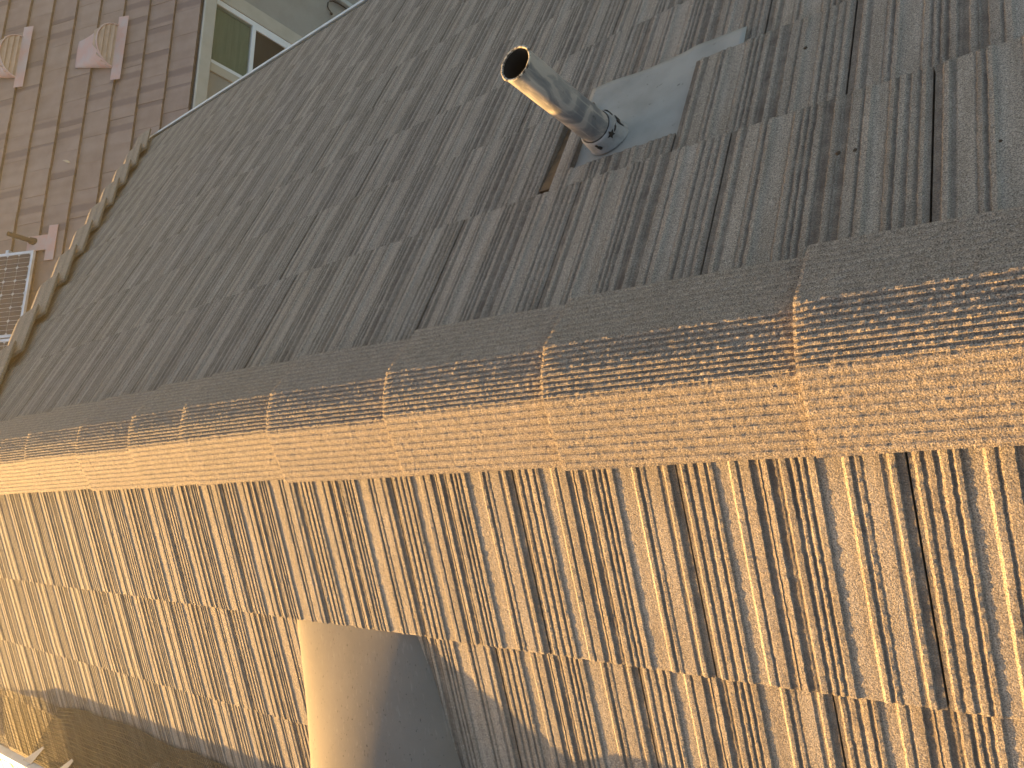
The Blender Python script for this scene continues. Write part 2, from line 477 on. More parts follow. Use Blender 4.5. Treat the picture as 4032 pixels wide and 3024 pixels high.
# ridge tiles: trapezoid caps with fine ribs along their length
def cap_mesh(name, length, seed, pts, nl=90, th=0.014, ribs_top=11, ribs_wing=9, wob=1.0):
    """pts: outer, kink, crown, kink, outer in (x, z); far end at y = 0, tile runs to y = -length"""
    prof = []
    for q in range(4):
        a, b = Vector(pts[q]), Vector(pts[q + 1])
        top = q in (1, 2)
        nr = ribs_top // 2 if top else ribs_wing
        amp = 0.0021 if top else 0.0012
        d = (b - a); nrm = Vector((-d.y, d.x)).normalized()
        if nrm.y < 0: nrm = -nrm
        for i in range(nr):
            for fr, h, dd in ((0.0, 0, .8), (0.28, 0, .7), (0.45, 1, .0), (0.82, 1, .0)):
                p = a + d * ((i + fr) / nr) + nrm * (amp * h)
                prof.append((p.x, p.y, dd * (1.0 if top else .6)))
    prof.append((pts[4][0], pts[4][1], .3))
    n = len(prof)
    V, dirt_shade, F = [], [], []
    def a_top(x): return pts[1][0] < x < pts[3][0]
    for j in range(nl + 1):
        y = -length * j / nl
        for i, (x, z, d) in enumerate(prof):
            e = i in (0, n - 1)
            q = noise.noise(Vector((x * 90 + seed, y * 60, z * 90)))
            q2 = noise.noise(Vector((x * 240 + seed, y * 200, z * 240)))
            q3 = noise.noise(Vector((x * 18, y * 5, seed * 1.9)))
            k = (0.0008 * q + 0.0007 * q2 + 0.0012 * q3) * wob
            yy = y + (0.0015 * noise.noise(Vector((x * 70, seed * 3.1, z * 70))) if j == 0 else 0)
            lift = -0.0175 * (-y) / 0.415
            if a_top(x): k += 0.0009 * q2 * wob
            V.append((-0.02 + (x + 0.02) * (1.012 - 0.045 * (-y) / 0.415) + (0.002 * q3 if e else 0), yy, z + k + lift - (0.0012 if j == 0 else 0))); dirt_shade.append(d)
    for j in range(nl):
        for i in range(n - 1):
            a = j * n + i
            F.append((a, a + n, a + n + 1, a + 1))
    off = len(V)
    for j in (0, nl):
        for i, (x, z, d) in enumerate(prof):
            lift = -0.0175 * (length * j / nl) / 0.415
            cx = -0.02
            V.append((cx + (x - cx) * (0.967 - 0.045 * (length * j / nl) / 0.415), -length * j / nl, z - th + lift)); dirt_shade.append(.2)
    for i in range(n - 1):
        F.append((i, i + 1, off + i + 1, off + i))
        F.append((nl * n + i, off + n + i, off + n + i + 1, nl * n + i + 1))
    F.append(tuple([j * n for j in range(nl + 1)] + [off + n, off]))
    F.append(tuple([j * n + n - 1 for j in range(nl, -1, -1)] + [off + n - 1, off + 2 * n - 1]))
    me = fixn(mesh(name, V, F, M['ridge']))
    at = me.attributes.new('dirt', 'FLOAT', 'POINT')
    at.data.foreach_set('value', dirt_shade)
    return me
RP = [(-0.179, -0.046), (-0.068, 0.0245), (-0.022, 0.0300), (0.030, 0.0255), (0.139, -0.049)]
caps = [cap_mesh('ridge_tile', 0.47, k * 7.3 + 1, RP) for k in range(4)]
ends = [(-0.88, 0), (-0.47, 0), (-0.05, 0), (0.363, -.003), (0.800, 0), (1.214, 0), (1.631, .002), (2.051, 0), (2.353, .001), (2.741, -.002), (3.180, 0), (3.60, 0), (4.02, 0)]
for i, (y, dz) in enumerate(ends):
    wm = Matrix.Translation((rnd(-.003, .003), y, dz + rnd(-.0015, .0015))) @ Matrix.Rotation(rnd(-.004, .004), 4, 'Z') @ Matrix.Rotation(rnd(-.005, .005), 4, 'Y')
    put('ridge_tile', caps[i % 4], house, wm)

# hip tiles at the far end
HP = [(-0.165, -0.020), (-0.050, 0.030), (0.0, 0.035), (0.050, 0.030), (0.165, -0.020)]
hcap = cap_mesh('hip_tile', 0.44, 55.0, HP, nl=10, th=0.013, ribs_top=2, ribs_wing=2, wob=0.15)
nS = Vector((SP, 0, CP))
nEnd = Vector((0, 0.5, 0.87)).normalized()
def hip_axis(f, hip, s): return f(s, hip(s)).translation
for f, hip, s0, s1_, nside in ((shade_f, HIP_SH, 0.30, EAVE_SH, nS), (sunny_f, HIP_SU, 0.30, EAVE_SU, Vector((-SP, 0, CP)))):
    s = s0
    up = (nside + nEnd).normalized()
    while s < s1_ + 0.02:
        ddir = (f(1.0, hip(0) + 0.77).translation - f(0, hip(0)).translation).normalized()
        z = (up - ddir * up.dot(ddir)).normalized()
        x = ddir.cross(z)
        o = hip_axis(f, hip, s) + z * 0.026
        put('hip_tile', hcap, house, frame(o, x, ddir, z) @ Matrix.Rotation(math.radians(2.2), 4, 'X'))
        s += 0.3075

# gutters
def extrude_y(name, prof, y0, y1, mat, parent, th=0.002, ny=1):
    V, F = [], []
    n = len(prof)
    for j in range(ny + 1):
        y = y0 + (y1 - y0) * j / ny
        for (x, z) in prof: V.append((x, y, z))
    for j in range(ny):
        for i in range(n - 1):
            a = j * n + i
            F.append((a, a + 1, a + n + 1, a + n))
    o = put(name, mesh(name, V, F, mat), parent)
    md = o.modifiers.new('thickness', 'SOLIDIFY'); md.thickness = th; md.offset = 0
    return o
gx, gz = EAVE_SH * CP, -EAVE_SH * SP
GX = gx - 0.02
g1 = extrude_y('gutter', [(GX, gz - .03), (GX, gz - .14), (GX + .060, gz - .14), (GX + .074, gz - .10), (GX + .082, gz - .06), (GX + .088, gz - .030), (GX + .088, gz - .016), (GX + .072, gz - .016), (GX + .072, gz - .026)], Y0, HIP_SH(EAVE_SH) - 0.05, M['gutter'], house)
put('gutter_end_cap', mesh('gutter_end_cap', [(GX, HIP_SH(EAVE_SH) - .05, gz - .03), (GX, HIP_SH(EAVE_SH) - .05, gz - .14), (GX + .060, HIP_SH(EAVE_SH) - .05, gz - .14), (GX + .088, HIP_SH(EAVE_SH) - .05, gz - .016)], [(0, 1, 2, 3)], M['gutter']), g1)
put('gutter_debris', boxm('gutter_debris', (GX + .004, Y0 + .01, gz - .12), (GX + .070, HIP_SH(EAVE_SH) - .06, gz - .052), M['gdirt']), g1)  # dark block standing in for the gutter's inner shade
put('fascia', boxm('fascia', (gx - 0.07, Y0, gz - 0.26), (gx - 0.028, HIP_SH(EAVE_SH) - .06, gz - 0.055), M['cream']), house)
g2 = extrude_y('gutter', [(-x, z) for x, z in [(GX, gz - .03), (GX, gz - .14), (GX + .085, gz - .14), (GX + .118, gz - .06), (GX + .128, gz - .002), (GX + .112, gz - .002)]], Y0, HIP_SU(EAVE_SU) - 0.05, M['gutter'], house)
put('fascia', boxm('fascia', (-gx + 0.028, Y0, gz - 0.26), (-gx + 0.07, HIP_SU(EAVE_SU) - .06, gz - 0.055), M['cream']), house)

# ------------------------------------------------------------------ vent pipe with flashing
zb = -PIPE_X / CP * SP
pipe = thing('vent_pipe', (PIPE_X, PIPE_Y, zb), 'grey smeared metal vent pipe standing upright through the shaded roof slope', 'vent pipe')
def tube(name, c, z0, z1, r, r2, mat, inner=None, seg=40, nz=10, parent=None, wob=0.0):
    V, F = [], []
    for j in range(nz + 1):
        z = z0 + (z1 - z0) * j / nz
        rr = r + (r2 - r) * j / nz
        for i in range(seg):
            a = 2 * math.pi * i / seg
            q = 1 + wob * noise.noise(Vector((math.cos(a) * 2, math.sin(a) * 2, z * 9)))
            zz = z + (wob * 0.05 * noise.noise(Vector((math.cos(a) * 5, math.sin(a) * 5, 3))) if j == nz else 0)
            V.append((c[0] + rr * q * math.cos(a), c[1] + rr * q * math.sin(a), zz))
    for j in range(nz):
        for i in range(seg):
            a = j * seg + i; b = j * seg + (i + 1) % seg
            F.append((a, b, b + seg, a + seg))
    return put(name, mesh(name, V, F, mat, smooth=True), parent)
PR = 0.0375
ptop = 0.006
tube('tube', (PIPE_X, PIPE_Y), zb - 0.12, ptop, PR, PR, M['pipe'], parent=pipe, nz=24, wob=0.02)
tube('bore', (PIPE_X, PIPE_Y), ptop - 0.002, zb - 0.12, PR - .0035, PR - .0035, M['black'], parent=pipe, nz=4)
# rough rolled rim
V, F = [], []
sg, sr = 64, 8
for i in range(sg):
    a = 2 * math.pi * i / sg
    for k in range(sr):
        b = 2 * math.pi * k / sr
        q = 1 + 0.35 * noise.noise(Vector((math.cos(a) * 6, math.sin(a) * 6, b)))
        rr = PR - 0.0012 + 0.0030 * q * math.cos(b)
        V.append((PIPE_X + rr * math.cos(a), PIPE_Y + rr * math.sin(a), ptop + 0.0022 * q * math.sin(b)))
for i in range(sg):
    for k in range(sr):
        F.append((i * sr + k, ((i + 1) % sg) * sr + k, ((i + 1) % sg) * sr + (k + 1) % sr, i * sr + (k + 1) % sr))
put('rim', mesh('rim', V, F, M['rim'], True), pipe)
# boot: short collar whose foot follows the slope
V, F = [], []
sg = 48
rings = [(1.0, 0.0378, 0.0), (1.0, 0.0400, 0.0), (0.96, 0.0425, 0.0), (0.85, 0.0450, 0.0), (0.5, 0.0468, 0.0), (0.1, 0.0490, 0.0), (0.0, 0.0510, 0.0)]
TOPZ = zb + 0.038
for (t, r, zz) in rings:
    for i in range(sg):
        a = 2 * math.pi * i / sg
        x = r * math.cos(a); y = r * math.sin(a)
        zf = zb - x * SP / CP - 0.026
        z = zf + (TOPZ - zf) * t if zz is not None else TOPZ - 0.006
        V.append((PIPE_X + x, PIPE_Y + y, z))
for j in range(len(rings) - 1):
    for i in range(sg):
        a = j * sg + i; b = j * sg + (i + 1) % sg
        F.append((a, b, b + sg, a + sg))
col_o = put('collar', fixn(mesh('collar', V, F, M['boot'], True)), pipe)
V, F = [], []
for i in range(65):
    a = 2 * math.pi * i / 64
    for k in range(5):
        b = 2 * math.pi * k / 5
        r = 0.0016 + 0.0012 * noise.noise(Vector((math.cos(a) * 4, math.sin(a) * 4, 7)))
        V.append((PIPE_X + (0.0384 + r * math.cos(b)) * math.cos(a), PIPE_Y + (0.0384 + r * math.cos(b)) * math.sin(a), TOPZ + r * math.sin(b)))
for i in range(64):
    for k in range(5): F.append((i * 5 + k, (i + 1) * 5 + k, (i + 1) * 5 + (k + 1) % 5, i * 5 + (k + 1) % 5))
put('tar_seam', mesh('tar_seam', V, F, M['tar']), pipe)
def patch_on_cyl(name, c, r, a0, z0, shape, mat, parent):
    """small flat-edged patch wrapped on a vertical cylinder; shape: list of (da in m, dz in m), fan from the centre"""
    V = [(c[0] + r * math.cos(a0), c[1] + r * math.sin(a0), z0)]
    for (da, dz) in shape:
        a = a0 + da / r
        V.append((c[0] + r * math.cos(a), c[1] + r * math.sin(a), z0 + dz))
    n = len(shape)
    F = [(0, 1 + i, 1 + (i + 1) % n) for i in range(n)]
    o = put(name, mesh(name, V, F, mat), parent)
    md = o.modifiers.new('thickness', 'SOLIDIFY'); md.thickness = 0.0012; md.offset = 0
    return o
star = []
for i in range(10):
    a = math.pi * i / 5 + .3
    r = 0.0125 if i % 2 == 0 else 0.0058
    star.append((r * math.cos(a) * rnd(.85, 1.1), r * math.sin(a) * rnd(.85, 1.1)))
patch_on_cyl('tar_patch', (PIPE_X, PIPE_Y), 0.0462, math.radians(236), zb + 0.026, star, M['tar'], pipe)
def blot(w, h, n=22):
    r = []
    for i in range(n):
        a = 2 * math.pi * i / n
        k = rnd(.35, 1.15)
        r.append((w * math.cos(a) * k, h * math.sin(a) * k))
    return r
TP = (PIPE_X, PIPE_Y)
patch_on_cyl('tar_patch', TP, 0.0484, math.radians(296), zb + 0.010, blot(.013, .012), M['tar'], pipe)
patch_on_cyl('tar_patch', TP, 0.0482, math.radians(283), zb + 0.004, blot(.004, .016), M['tar'], pipe)
patch_on_cyl('tar_patch', TP, 0.0462, math.radians(318), zb + 0.027, blot(.020, .006), M['tar'], pipe)
patch_on_cyl('tar_patch', TP, 0.0468, math.radians(183), zb + 0.018, blot(.006, .018), M['tar'], pipe)
patch_on_cyl('tar_patch', TP, 0.0466, math.radians(258), zb + 0.022, blot(.010, .003), M['tar'], pipe)
# flashing sheet dressed over the tiles below
V, F = [], []
NX, NY = 28, 20
for j in range(NY + 1):
    for i in range(NX + 1):
        u, v_ = i / NX, j / NY
        y = 0.606 + u * (1.032 - 0.606)
        low = 0.978 - 0.010 * math.sin(u * 5) + 0.006 * noise.noise(Vector((u * 4, 0, 0))) + (0.026 * max(0, 1 - abs(u - .3) / .3))
        s = 0.60 + v_ * (low - 0.60)
        b_ = min(1.0, max(0.0, (s - 0.66) / 0.22)); b_ = b_ * b_ * (3 - 2 * b_)
        n_ = -0.032 + 0.0165 * b_ + max(0, s - .9) * 0.075 + 0.0012 * noise.noise(Vector((u * 5, v_ * 4, 1))) + 0.004 * math.exp(-((y - PIPE_Y) ** 2 + (s - .72) ** 2) / .012)
        if u < .22: n_ += 0.004 * (1 - u / .22) * max(0, (s - .9) / .08)
        V.append(P_sh(s, y, n_))
for j in range(NY):
    for i in range(NX):
        a = j * (NX + 1) + i
        F.append((a, a + 1, a + NX + 2, a + NX + 1))
fl = put('flashing', fixn(mesh('flashing', V, F, M['flash'], True)), pipe)
md = fl.modifiers.new('thickness', 'SOLIDIFY'); md.thickness = 0.0015; md.offset = 0

# ------------------------------------------------------------------ roof vents (half-cone hoods)
def hood(name, f, label, cat, group, wt, wm_, hm, ln, mat, matin, louvre=True, flange=None, lean=0.5, nslat=3, seg=False, sink=0.010):
    """f: frame, origin at the middle of the upper edge; local X along the course, -Y down-slope, Z out"""
    t = thing(name, f.translation, label, cat, group)
    V, F = [], []
    na, nl = 36, 14
    for j in range(nl + 1):
        v_ = j / nl
        w = wt + (wm_ - wt) * v_
        h = 0.014 + (hm - 0.014) * v_
        for i in range(na + 1):
            a = math.pi * i / na
            ex = 0.9 + 0.1 * v_
            cx = math.copysign(abs(math.cos(a)) ** ex, math.cos(a))
            if seg: z = h * (math.sqrt(max(0, 1.35 ** 2 - cx * cx)) - math.sqrt(1.35 ** 2 - 1)) / (1.35 - math.sqrt(1.35 ** 2 - 1))
            else: z = h * math.sin(a) ** (0.75 + 0.1 * v_)
            y = -ln * v_ + lean * z * v_
            V.append((-w * cx, y, z - sink))
    for j in range(nl):
        for i in range(na):
            a = j * (na + 1) + i
            F.append((a, a + 1, a + na + 2, a + na + 1))
    sh = put('hood', fixn(mesh('hood', V, F, mat, True)), t, f)
    md = sh.modifiers.new('thickness', 'SOLIDIFY'); md.thickness = 0.003; md.offset = 0
    # rolled rim round the mouth
    V, F = [], []
    for i in range(na + 1):
        a = math.pi * i / na
        z = hm * math.sin(a) ** 0.85
        c = Vector((-wm_ * math.cos(a), -ln + lean * z, z - sink))
        out = Vector((-math.cos(a), 0, math.sin(a)))
        for k in range(6):
            b = 2 * math.pi * k / 6
            V.append(c + out * (0.007 * math.cos(b)) + Vector((0, 1, 0)) * (0.009 * math.sin(b)))
    for i in range(na):
        for k in range(6):
            F.append((i * 6 + k, i * 6 + (k + 1) % 6, (i + 1) * 6 + (k + 1) % 6, (i + 1) * 6 + k))
    put('rim', fixn(mesh('rim', V, F, mat, True)), t, f)
    # louvre slats across the mouth
    for q in range(nslat + 1):
        z0 = 0.004 + hm * 0.90 * q / (nslat + 1)
        zt = z0 + hm * 0.25
        def half(z): return wm_ * math.sqrt(max(0.0, 1 - (min(z, hm * .985) / hm) ** 2.2)) * 0.985
        w0, w1 = half(z0), half(min(zt, hm * 0.97))
        y0, y1 = -ln + lean * z0 - 0.004, -ln + lean * zt + 0.055
        V = [(-w0, y0, z0), (w0, y0, z0), (w1, y1, zt), (-w1, y1, zt)]
        V += [(a, b + .002, c - .004) for a, b, c in V]
        put('slat', mesh('slat', V, [(0, 1, 2, 3), (7, 6, 5, 4), (0, 4, 5, 1), (1, 5, 6, 2), (2, 6, 7, 3), (3, 7, 4, 0)], matin), t, f)
    if flange:
        x0, x1, yd, zf = flange
        V = [(x0, -ln + .02, zf), (x1, -ln + .02, zf), (x1, -ln - yd, zf - .006), (x0, -ln - yd, zf - .006)]
        V += [(a, b, c - .004) for a, b, c in V]
        put('flange', mesh('flange', V, [(0, 1, 2, 3), (7, 6, 5, 4), (0, 4, 5, 1), (1, 5, 6, 2), (2, 6, 7, 3), (3, 7, 4, 0)], mat), t, f)
    return t
hood('roof_vent', sunny_f(0.500, 1.627, 0.0), 'large tan metal half-cone roof vent on the sunlit slope, seen from behind', 'roof vent', None, 0.246, 0.318, 0.200, 0.66, M['vent'], M['vent'], flange=(-.36, .36, .14, .004), sink=0.041)

# leaf and bits of debris
def leaf(name, f, ln, wd, mat, label):
    V, F = [], []
    for i in range(9):
        u = i / 8
        w = wd * math.sin(math.pi * min(1, u ** 0.7)) * .5 + .0006
        for k in (-1, 0, 1):
            V.append((k * w, ln * (u - .5) + 0.003 * k, 0.004 + 0.006 * abs(k) + 0.006 * math.sin(u * 3)))
    for i in range(8):
        for k in range(2):
            a = i * 3 + k
            F.append((a, a + 1, a + 4, a + 3))
    o = put(name, mesh(name, V, F, mat, True), None, f)
    md = o.modifiers.new('thickness', 'SOLIDIFY'); md.thickness = 0.0006
    return tag(o, label, 'leaf')
leaf('dry_leaf', sunny_f(0.87, 1.035, 0.0) @ Matrix.Rotation(math.radians(-55), 4, 'Z'), 0.036, 0.017, M['leaf'], 'small dark curled dry leaf on the tiles inside the shadow of the roof vent')
def clod(s, y, r, label, col):
    bm = bmesh.new()
    bmesh.ops.create_icosphere(bm, subdivisions=2, radius=r)
    for v in bm.verts:
        v.co *= 1 + 0.5 * noise.noise(v.co * (1.6 / r) + Vector((s * 50, y * 31, 0)))
        v.co.z *= 0.6
    me = bpy.data.meshes.new('moss_clump'); bm.to_mesh(me); bm.free()
    me.materials.append(col)
    o = put('moss_clump', me, None, shade_f(s, y, 0.003))
    return tag(o, label, 'moss clump', 'moss clumps on the shaded tiles')
M['moss'] = simple('dry_moss', (0.06, 0.042, 0.028), 0.95, bump=0.6)
clod(0.381, 0.345, 0.0042, 'larger of two close moss clumps on the shaded tile above the ridge joint', M['moss'])
clod(0.376, 0.318, 0.0034, 'smaller of two close moss clumps on the shaded tile above the ridge joint', M['moss'])
clod(0.765, 0.445, 0.0040, 'lone dark moss clump in a tile groove right of the pipe flashing', M['moss'])
clod(0.30, 0.115, 0.0028, 'tiny dark moss clump nearest the camera beside the ridge caps', M['moss'])

# ------------------------------------------------------------------ neighbour's house
PHI = 0.0676
e = Vector((math.cos(PHI), math.sin(PHI), 0)); nn = Vector((-math.sin(PHI), math.cos(PHI), 0))
P0 = Vector((0, 7.48, -2.459))
uu = nn * CP + Vector((0, 0, 1)) * SP
NN = e.cross(uu)
def pf(t, s, h=0.0): return frame(P0 + e * t + uu * s + NN * h, e, uu, NN)
def wf(t, off, z): return frame(P0 + e * t + nn * off + Vector((0, 0, z)), e, nn, Vector((0, 0, 1)))
SMAX = 3.42
nb = thing('neighbour_house', P0 + e * 5 + nn * 3 + Vector((0, 0, -3.4)), 'neighbouring house with pinkish brown flat tile roof and grey stucco wall', 'house')
def nslab(name, pts, t, mat): return slab(name, [P0 + e * a + uu * b + NN * c for a, b, c in pts], t, mat, nb)
T0, T1 = -0.6, 11.0
nslab('roof_deck', [(T0, 0.02, -.05), (T1, 0.02, -.05), (T1, SMAX, -.05), (T0, SMAX, -.05)], 0.05, M['deck'])
rid = P0 + uu * SMAX
bk = [rid + e * T0, rid + e * T1, rid + e * T1 + nn * 3.1 + Vector((0, 0, -1.5)), rid + e * T0 + nn * 3.1 + Vector((0, 0, -1.5))]
slab('back_roof', bk, 0.1, M['pink'], nb)
wl = [(T0 + .3, .30), (T1 - .3, .30), (T1 - .3, 5.6), (T0 + .3, 5.6)]
zt = -0.02
V = [P0 + e * a + nn * b + Vector((0, 0, zt)) for a, b in wl] + [P0 + e * a + nn * b + Vector((0, 0, -3.35)) for a, b in wl]
# front wall with an opening for the window
WT0, WT1, WZ0, WZ1 = 5.29, 6.20, -1.62, -0.20
def wq(a, z): return P0 + e * a + nn * .30 + Vector((0, 0, z))
a0, a1 = T0 + .3, T1 - .3
V = [wq(a0, zt), wq(WT0, zt), wq(WT1, zt), wq(a1, zt), wq(a0, WZ1), wq(WT0, WZ1), wq(WT1, WZ1), wq(a1, WZ1), wq(a0, WZ0), wq(WT0, WZ0), wq(WT1, WZ0), wq(a1, WZ0), wq(a0, -3.35), wq(WT0, -3.35), wq(WT1, -3.35), wq(a1, -3.35)]
F = [(0, 4, 5, 1), (1, 5, 6, 2), (2, 6, 7, 3), (4, 8, 9, 5), (6, 10, 11, 7), (8, 12, 13, 9), (9, 13, 14, 10), (10, 14, 15, 11)]
wo = put('wall', mesh('wall', V, F, M['stucco']), nb)
md = wo.modifiers.new('thickness', 'SOLIDIFY'); md.thickness = 0.12; md.offset = -1
V = [P0 + e * a + nn * b + Vector((0, 0, z)) for z in (zt, -3.35) for a, b in ((a0, .45), (a0, 5.6), (a1, 5.6), (a1, .45))]
put('wall', fixn(mesh('wall', V, [(0, 4, 5, 1), (1, 5, 6, 2), (2, 6, 7, 3)], M['stucco'])), nb)

# pink tiles, each its own piece
def flat_tile(name, w, ln, th, seed):
    nx = 6
    V, dirt_shade = [], []
    for y in (0.0, ln):
        for i in range(nx + 1):
            u = i / nx
            z = -0.034 * y / E_ + 0.0012 * noise.noise(Vector((u * 3 + seed, y * 3, 1)))
            V.append((u * w, y + 0.002 * noise.noise(Vector((u * 5, seed, 2))), z)); dirt_shade.append(0.0)
    n = nx + 1
    for i in range(n): V.append((i / nx * w, 0.002, -th)); dirt_shade.append(1.0)
    for i in range(n): V.append((i / nx * w, ln, -0.034 * ln / E_ - .02)); dirt_shade.append(1.0)
    for i in range(n): V.append((V[i][0], 0.0, V[i][2] - .004)); dirt_shade.append(0.9)
    F = []
    for i in range(nx):
        F.append((i, i + 1, n + i + 1, n + i))
        F.append((4 * n + i, 4 * n + i + 1, i + 1, i))
        F.append((2 * n + i, 2 * n + i + 1, 4 * n + i + 1, 4 * n + i))
    F.append((2 * n, 3 * n, n, 0, 4 * n)); F.append((4 * n + n - 1, n - 1, 2 * n - 1, 4 * n - 1, 3 * n - 1))
    F.append((2 * n + nx, 2 * n, 3 * n, 3 * n + nx))
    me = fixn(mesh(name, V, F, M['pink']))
    at = me.attributes.new('dirt', 'FLOAT', 'POINT'); at.data.foreach_set('value', dirt_shade)
    return me
PW = 0.335
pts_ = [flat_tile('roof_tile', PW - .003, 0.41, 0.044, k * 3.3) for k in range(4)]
for k in range(10):
    s = 0.012 + E_ * k
    t = 0.7 + (0.0 if k % 2 == 0 else PW * .5) + rnd(-.02, .02)
    while t < 7.6:
        wm = pf(t, s) @ Matrix.Translation((0, rnd(-.004, .004), rnd(-.002, .002))) @ Matrix.Rotation(rnd(-.006, .006), 4, 'X') @ Matrix.Rotation(rnd(-.006, .006), 4, 'Y')
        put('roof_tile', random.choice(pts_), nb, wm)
        t += PW
for k in range(10):
    s = 0.012 + E_ * k
    for (ta, tb) in ((T0, 0.69), (7.96, T1)):
        o = put('roof_tile_band', boxm('roof_tile_band', (0, 0, -.028), (tb - ta, .36, 0), M['pink']), nb, pf(ta, s) @ Matrix.Rotation(-0.085, 4, 'X'))
        tag(o, kind='stuff')
for t in [T0 + .42 * i for i in range(27)]:
    put('ridge_tile', boxm('ridge_tile', (0, -.13, -.01), (.44, .13, .03), M['pink'], .012), nb, frame(rid + e * t + Vector((0, 0, .02)), e, nn, Vector((0, 0, 1))))
# gutter along the eave
gq = [(-.005, -.02), (-.005, -.12), (-.10, -.135), (-.115, -.125), (-.125, .000), (-.120, .012), (-.108, .010)]
V, F = [], []
for tt in (T0, T1):
    for (o_, z) in gq: V.append(P0 + e * tt + nn * (o_ + .05) + Vector((0, 0, z - .02)))
n = len(gq)
for i in range(n - 1): F.append((i, i + 1, n + i + 1, n + i))
go = put('gutter', mesh('gutter', V, F, M['trim']), nb)
md = go.modifiers.new('thickness', 'SOLIDIFY'); md.thickness = 0.004
V = []
NT = 60
F = []
for i in range(NT + 1):
    tt = T0 + (T1 - T0) * i / NT
    for o_ in (-.055, 0.035):
        V.append(P0 + e * tt + nn * o_ + Vector((0, 0, -.035 + .008 * noise.noise(Vector((tt * 6, o_ * 30, 0))))))
for i in range(NT): F.append((2 * i, 2 * i + 1, 2 * i + 3, 2 * i + 2))
put('gutter_debris', mesh('gutter_debris', V, F, M['tilegap']), go)
# soffit closing the overhang
put('soffit', boxm('soffit', (T0, .06, -.10), (T1, .32, -.075), M['trim']), nb, wf(0, 0, 0))

# window: cream trim, white frame, upper sash with blind, lower dark screen
win = put('window', boxm('window', (WT0, 0.0, WZ1 - .055), (WT1, .07, WZ1), M['white'], .004), nb, wf(0, .285, 0))
def wbox(name, lo, hi, mat, par=win, off=.285, bev=.003):
    return put(name, boxm(name, lo, hi, mat, bev), par, wf(0, off, 0))
FR = 0.052
wbox('frame', (WT0, 0.0, WZ0), (WT0 + FR, .07, WZ1 - .056), M['white'])
wbox('frame', (WT1 - FR - .02, 0.0, WZ0), (WT1, .07, WZ1 - .056), M['white'])
wbox('frame', (WT0 + FR + .001, 0.0, WZ0), (WT1 - FR - .021, .07, WZ0 + .05), M['white'])
wbox('meeting_rail', (WT0 + FR + .001, -0.006, -0.868), (WT1 - FR - .021, .05, -0.815), M['white'])
wbox('pane', (WT0 + FR + .001, .022, -0.814), (WT1 - FR - .021, .028, WZ1 - .057), M['glass'], bev=0)
wbox('screen', (WT0 + FR + .001, .022, WZ0 + .051), (WT1 - FR - .021, .026, -0.869), M['screen'], bev=0)
wbox('sill_track', (WT1 - FR - .06, -.004, WZ0 + .051), (WT1 - FR - .021, .018, -0.869), M['white'], bev=.002)
for i in range(30):
    z = WZ1 - .070 - i * .0205
    put('blind_slat', boxm('blind_slat', (0, -.010, -.0008), (WT1 - WT0 - .14, .010, .0008), M['curtain']), win, wf(WT0 + FR + .008, .285 + .062, z) @ Matrix.Rotation(math.radians(58), 4, 'X'))
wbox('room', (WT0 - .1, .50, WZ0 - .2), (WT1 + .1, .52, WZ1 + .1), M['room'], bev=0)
tr = wbox('trim', (WT1 + .001, -.012, WZ0 - .12), (WT1 + .20, .04, WZ1 + .1), M['trim'], nb)
wbox('trim', (WT0 - .115, -.012, WZ0 - .12), (WT0 - .001, .04, WZ1 + .1), M['trim'], nb)
wbox('trim', (WT0, -.012, WZ1 + .001), (WT1, .04, WZ1 + .1), M['trim'], nb)
wbox('trim', (WT0, -.012, WZ0 - .12), (WT1, .05, WZ0 - .001), M['trim'], nb)
# downspout and loose cable on the wall
dsp = put('downspout', boxm('downspout', (7.33, .22, -3.3), (7.41, .285, -.10), M['gutter'], .008), nb, wf(0, 0, 0))
def tube_path(name, pts, r, mat, parent, seg=6):
    V, F = [], []
    for i, p in enumerate(pts):
        d = (pts[min(i + 1, len(pts) - 1)] - pts[max(i - 1, 0)]).normalized()
        a = d.orthogonal().normalized(); b = d.cross(a)
        for k in range(seg):
            q = 2 * math.pi * k / seg
            V.append(p + a * (r * math.cos(q)) + b * (r * math.sin(q)))
    for i in range(len(pts) - 1):
        for k in range(seg):
            F.append((i * seg + k, i * seg + (k + 1) % seg, (i + 1) * seg + (k + 1) % seg, (i + 1) * seg + k))
    return put(name, mesh(name, V, F, mat, True), parent)
cp = [wf(t, .26, z).translation for t, z in ((7.05, -1.96), (7.075, -1.95), (7.09, -1.92), (7.12, -1.90), (7.19, -1.90), (7.235, -1.93), (7.27, -1.98), (7.29, -2.08), (7.30, -2.25), (7.30, -2.5), (7.30, -3.2))]
tube_path('cable', cp, 0.009, M['cable'], nb)
bm_ = boxm('cable_end', (7.035, .245, -1.985), (7.065, .275, -1.945), M['cable'], .006)
put('cable_end', bm_, nb, wf(0, 0, 0))

# half-round pink vents on the neighbour's roof
hood('pink_roof_vent', pf(5.345, 1.60, 0.014), 'faded pink half-round louvred vent nearer the window on the neighbour roof', 'roof vent', 'pink roof vents', 0.18, 0.285, 0.215, 0.555, M['pinkmetal'], M['pinkin'], flange=(-.46, .40, .105, .020))
hood('pink_roof_vent', pf(5.445, 2.95, 0.014), 'faded pink half-round louvred vent at the picture edge, higher up the neighbour roof', 'roof vent', 'pink roof vents', 0.18, 0.285, 0.215, 0.555, M['pinkmetal'], M['pinkin'], flange=(-.43, .42, .105, .020))
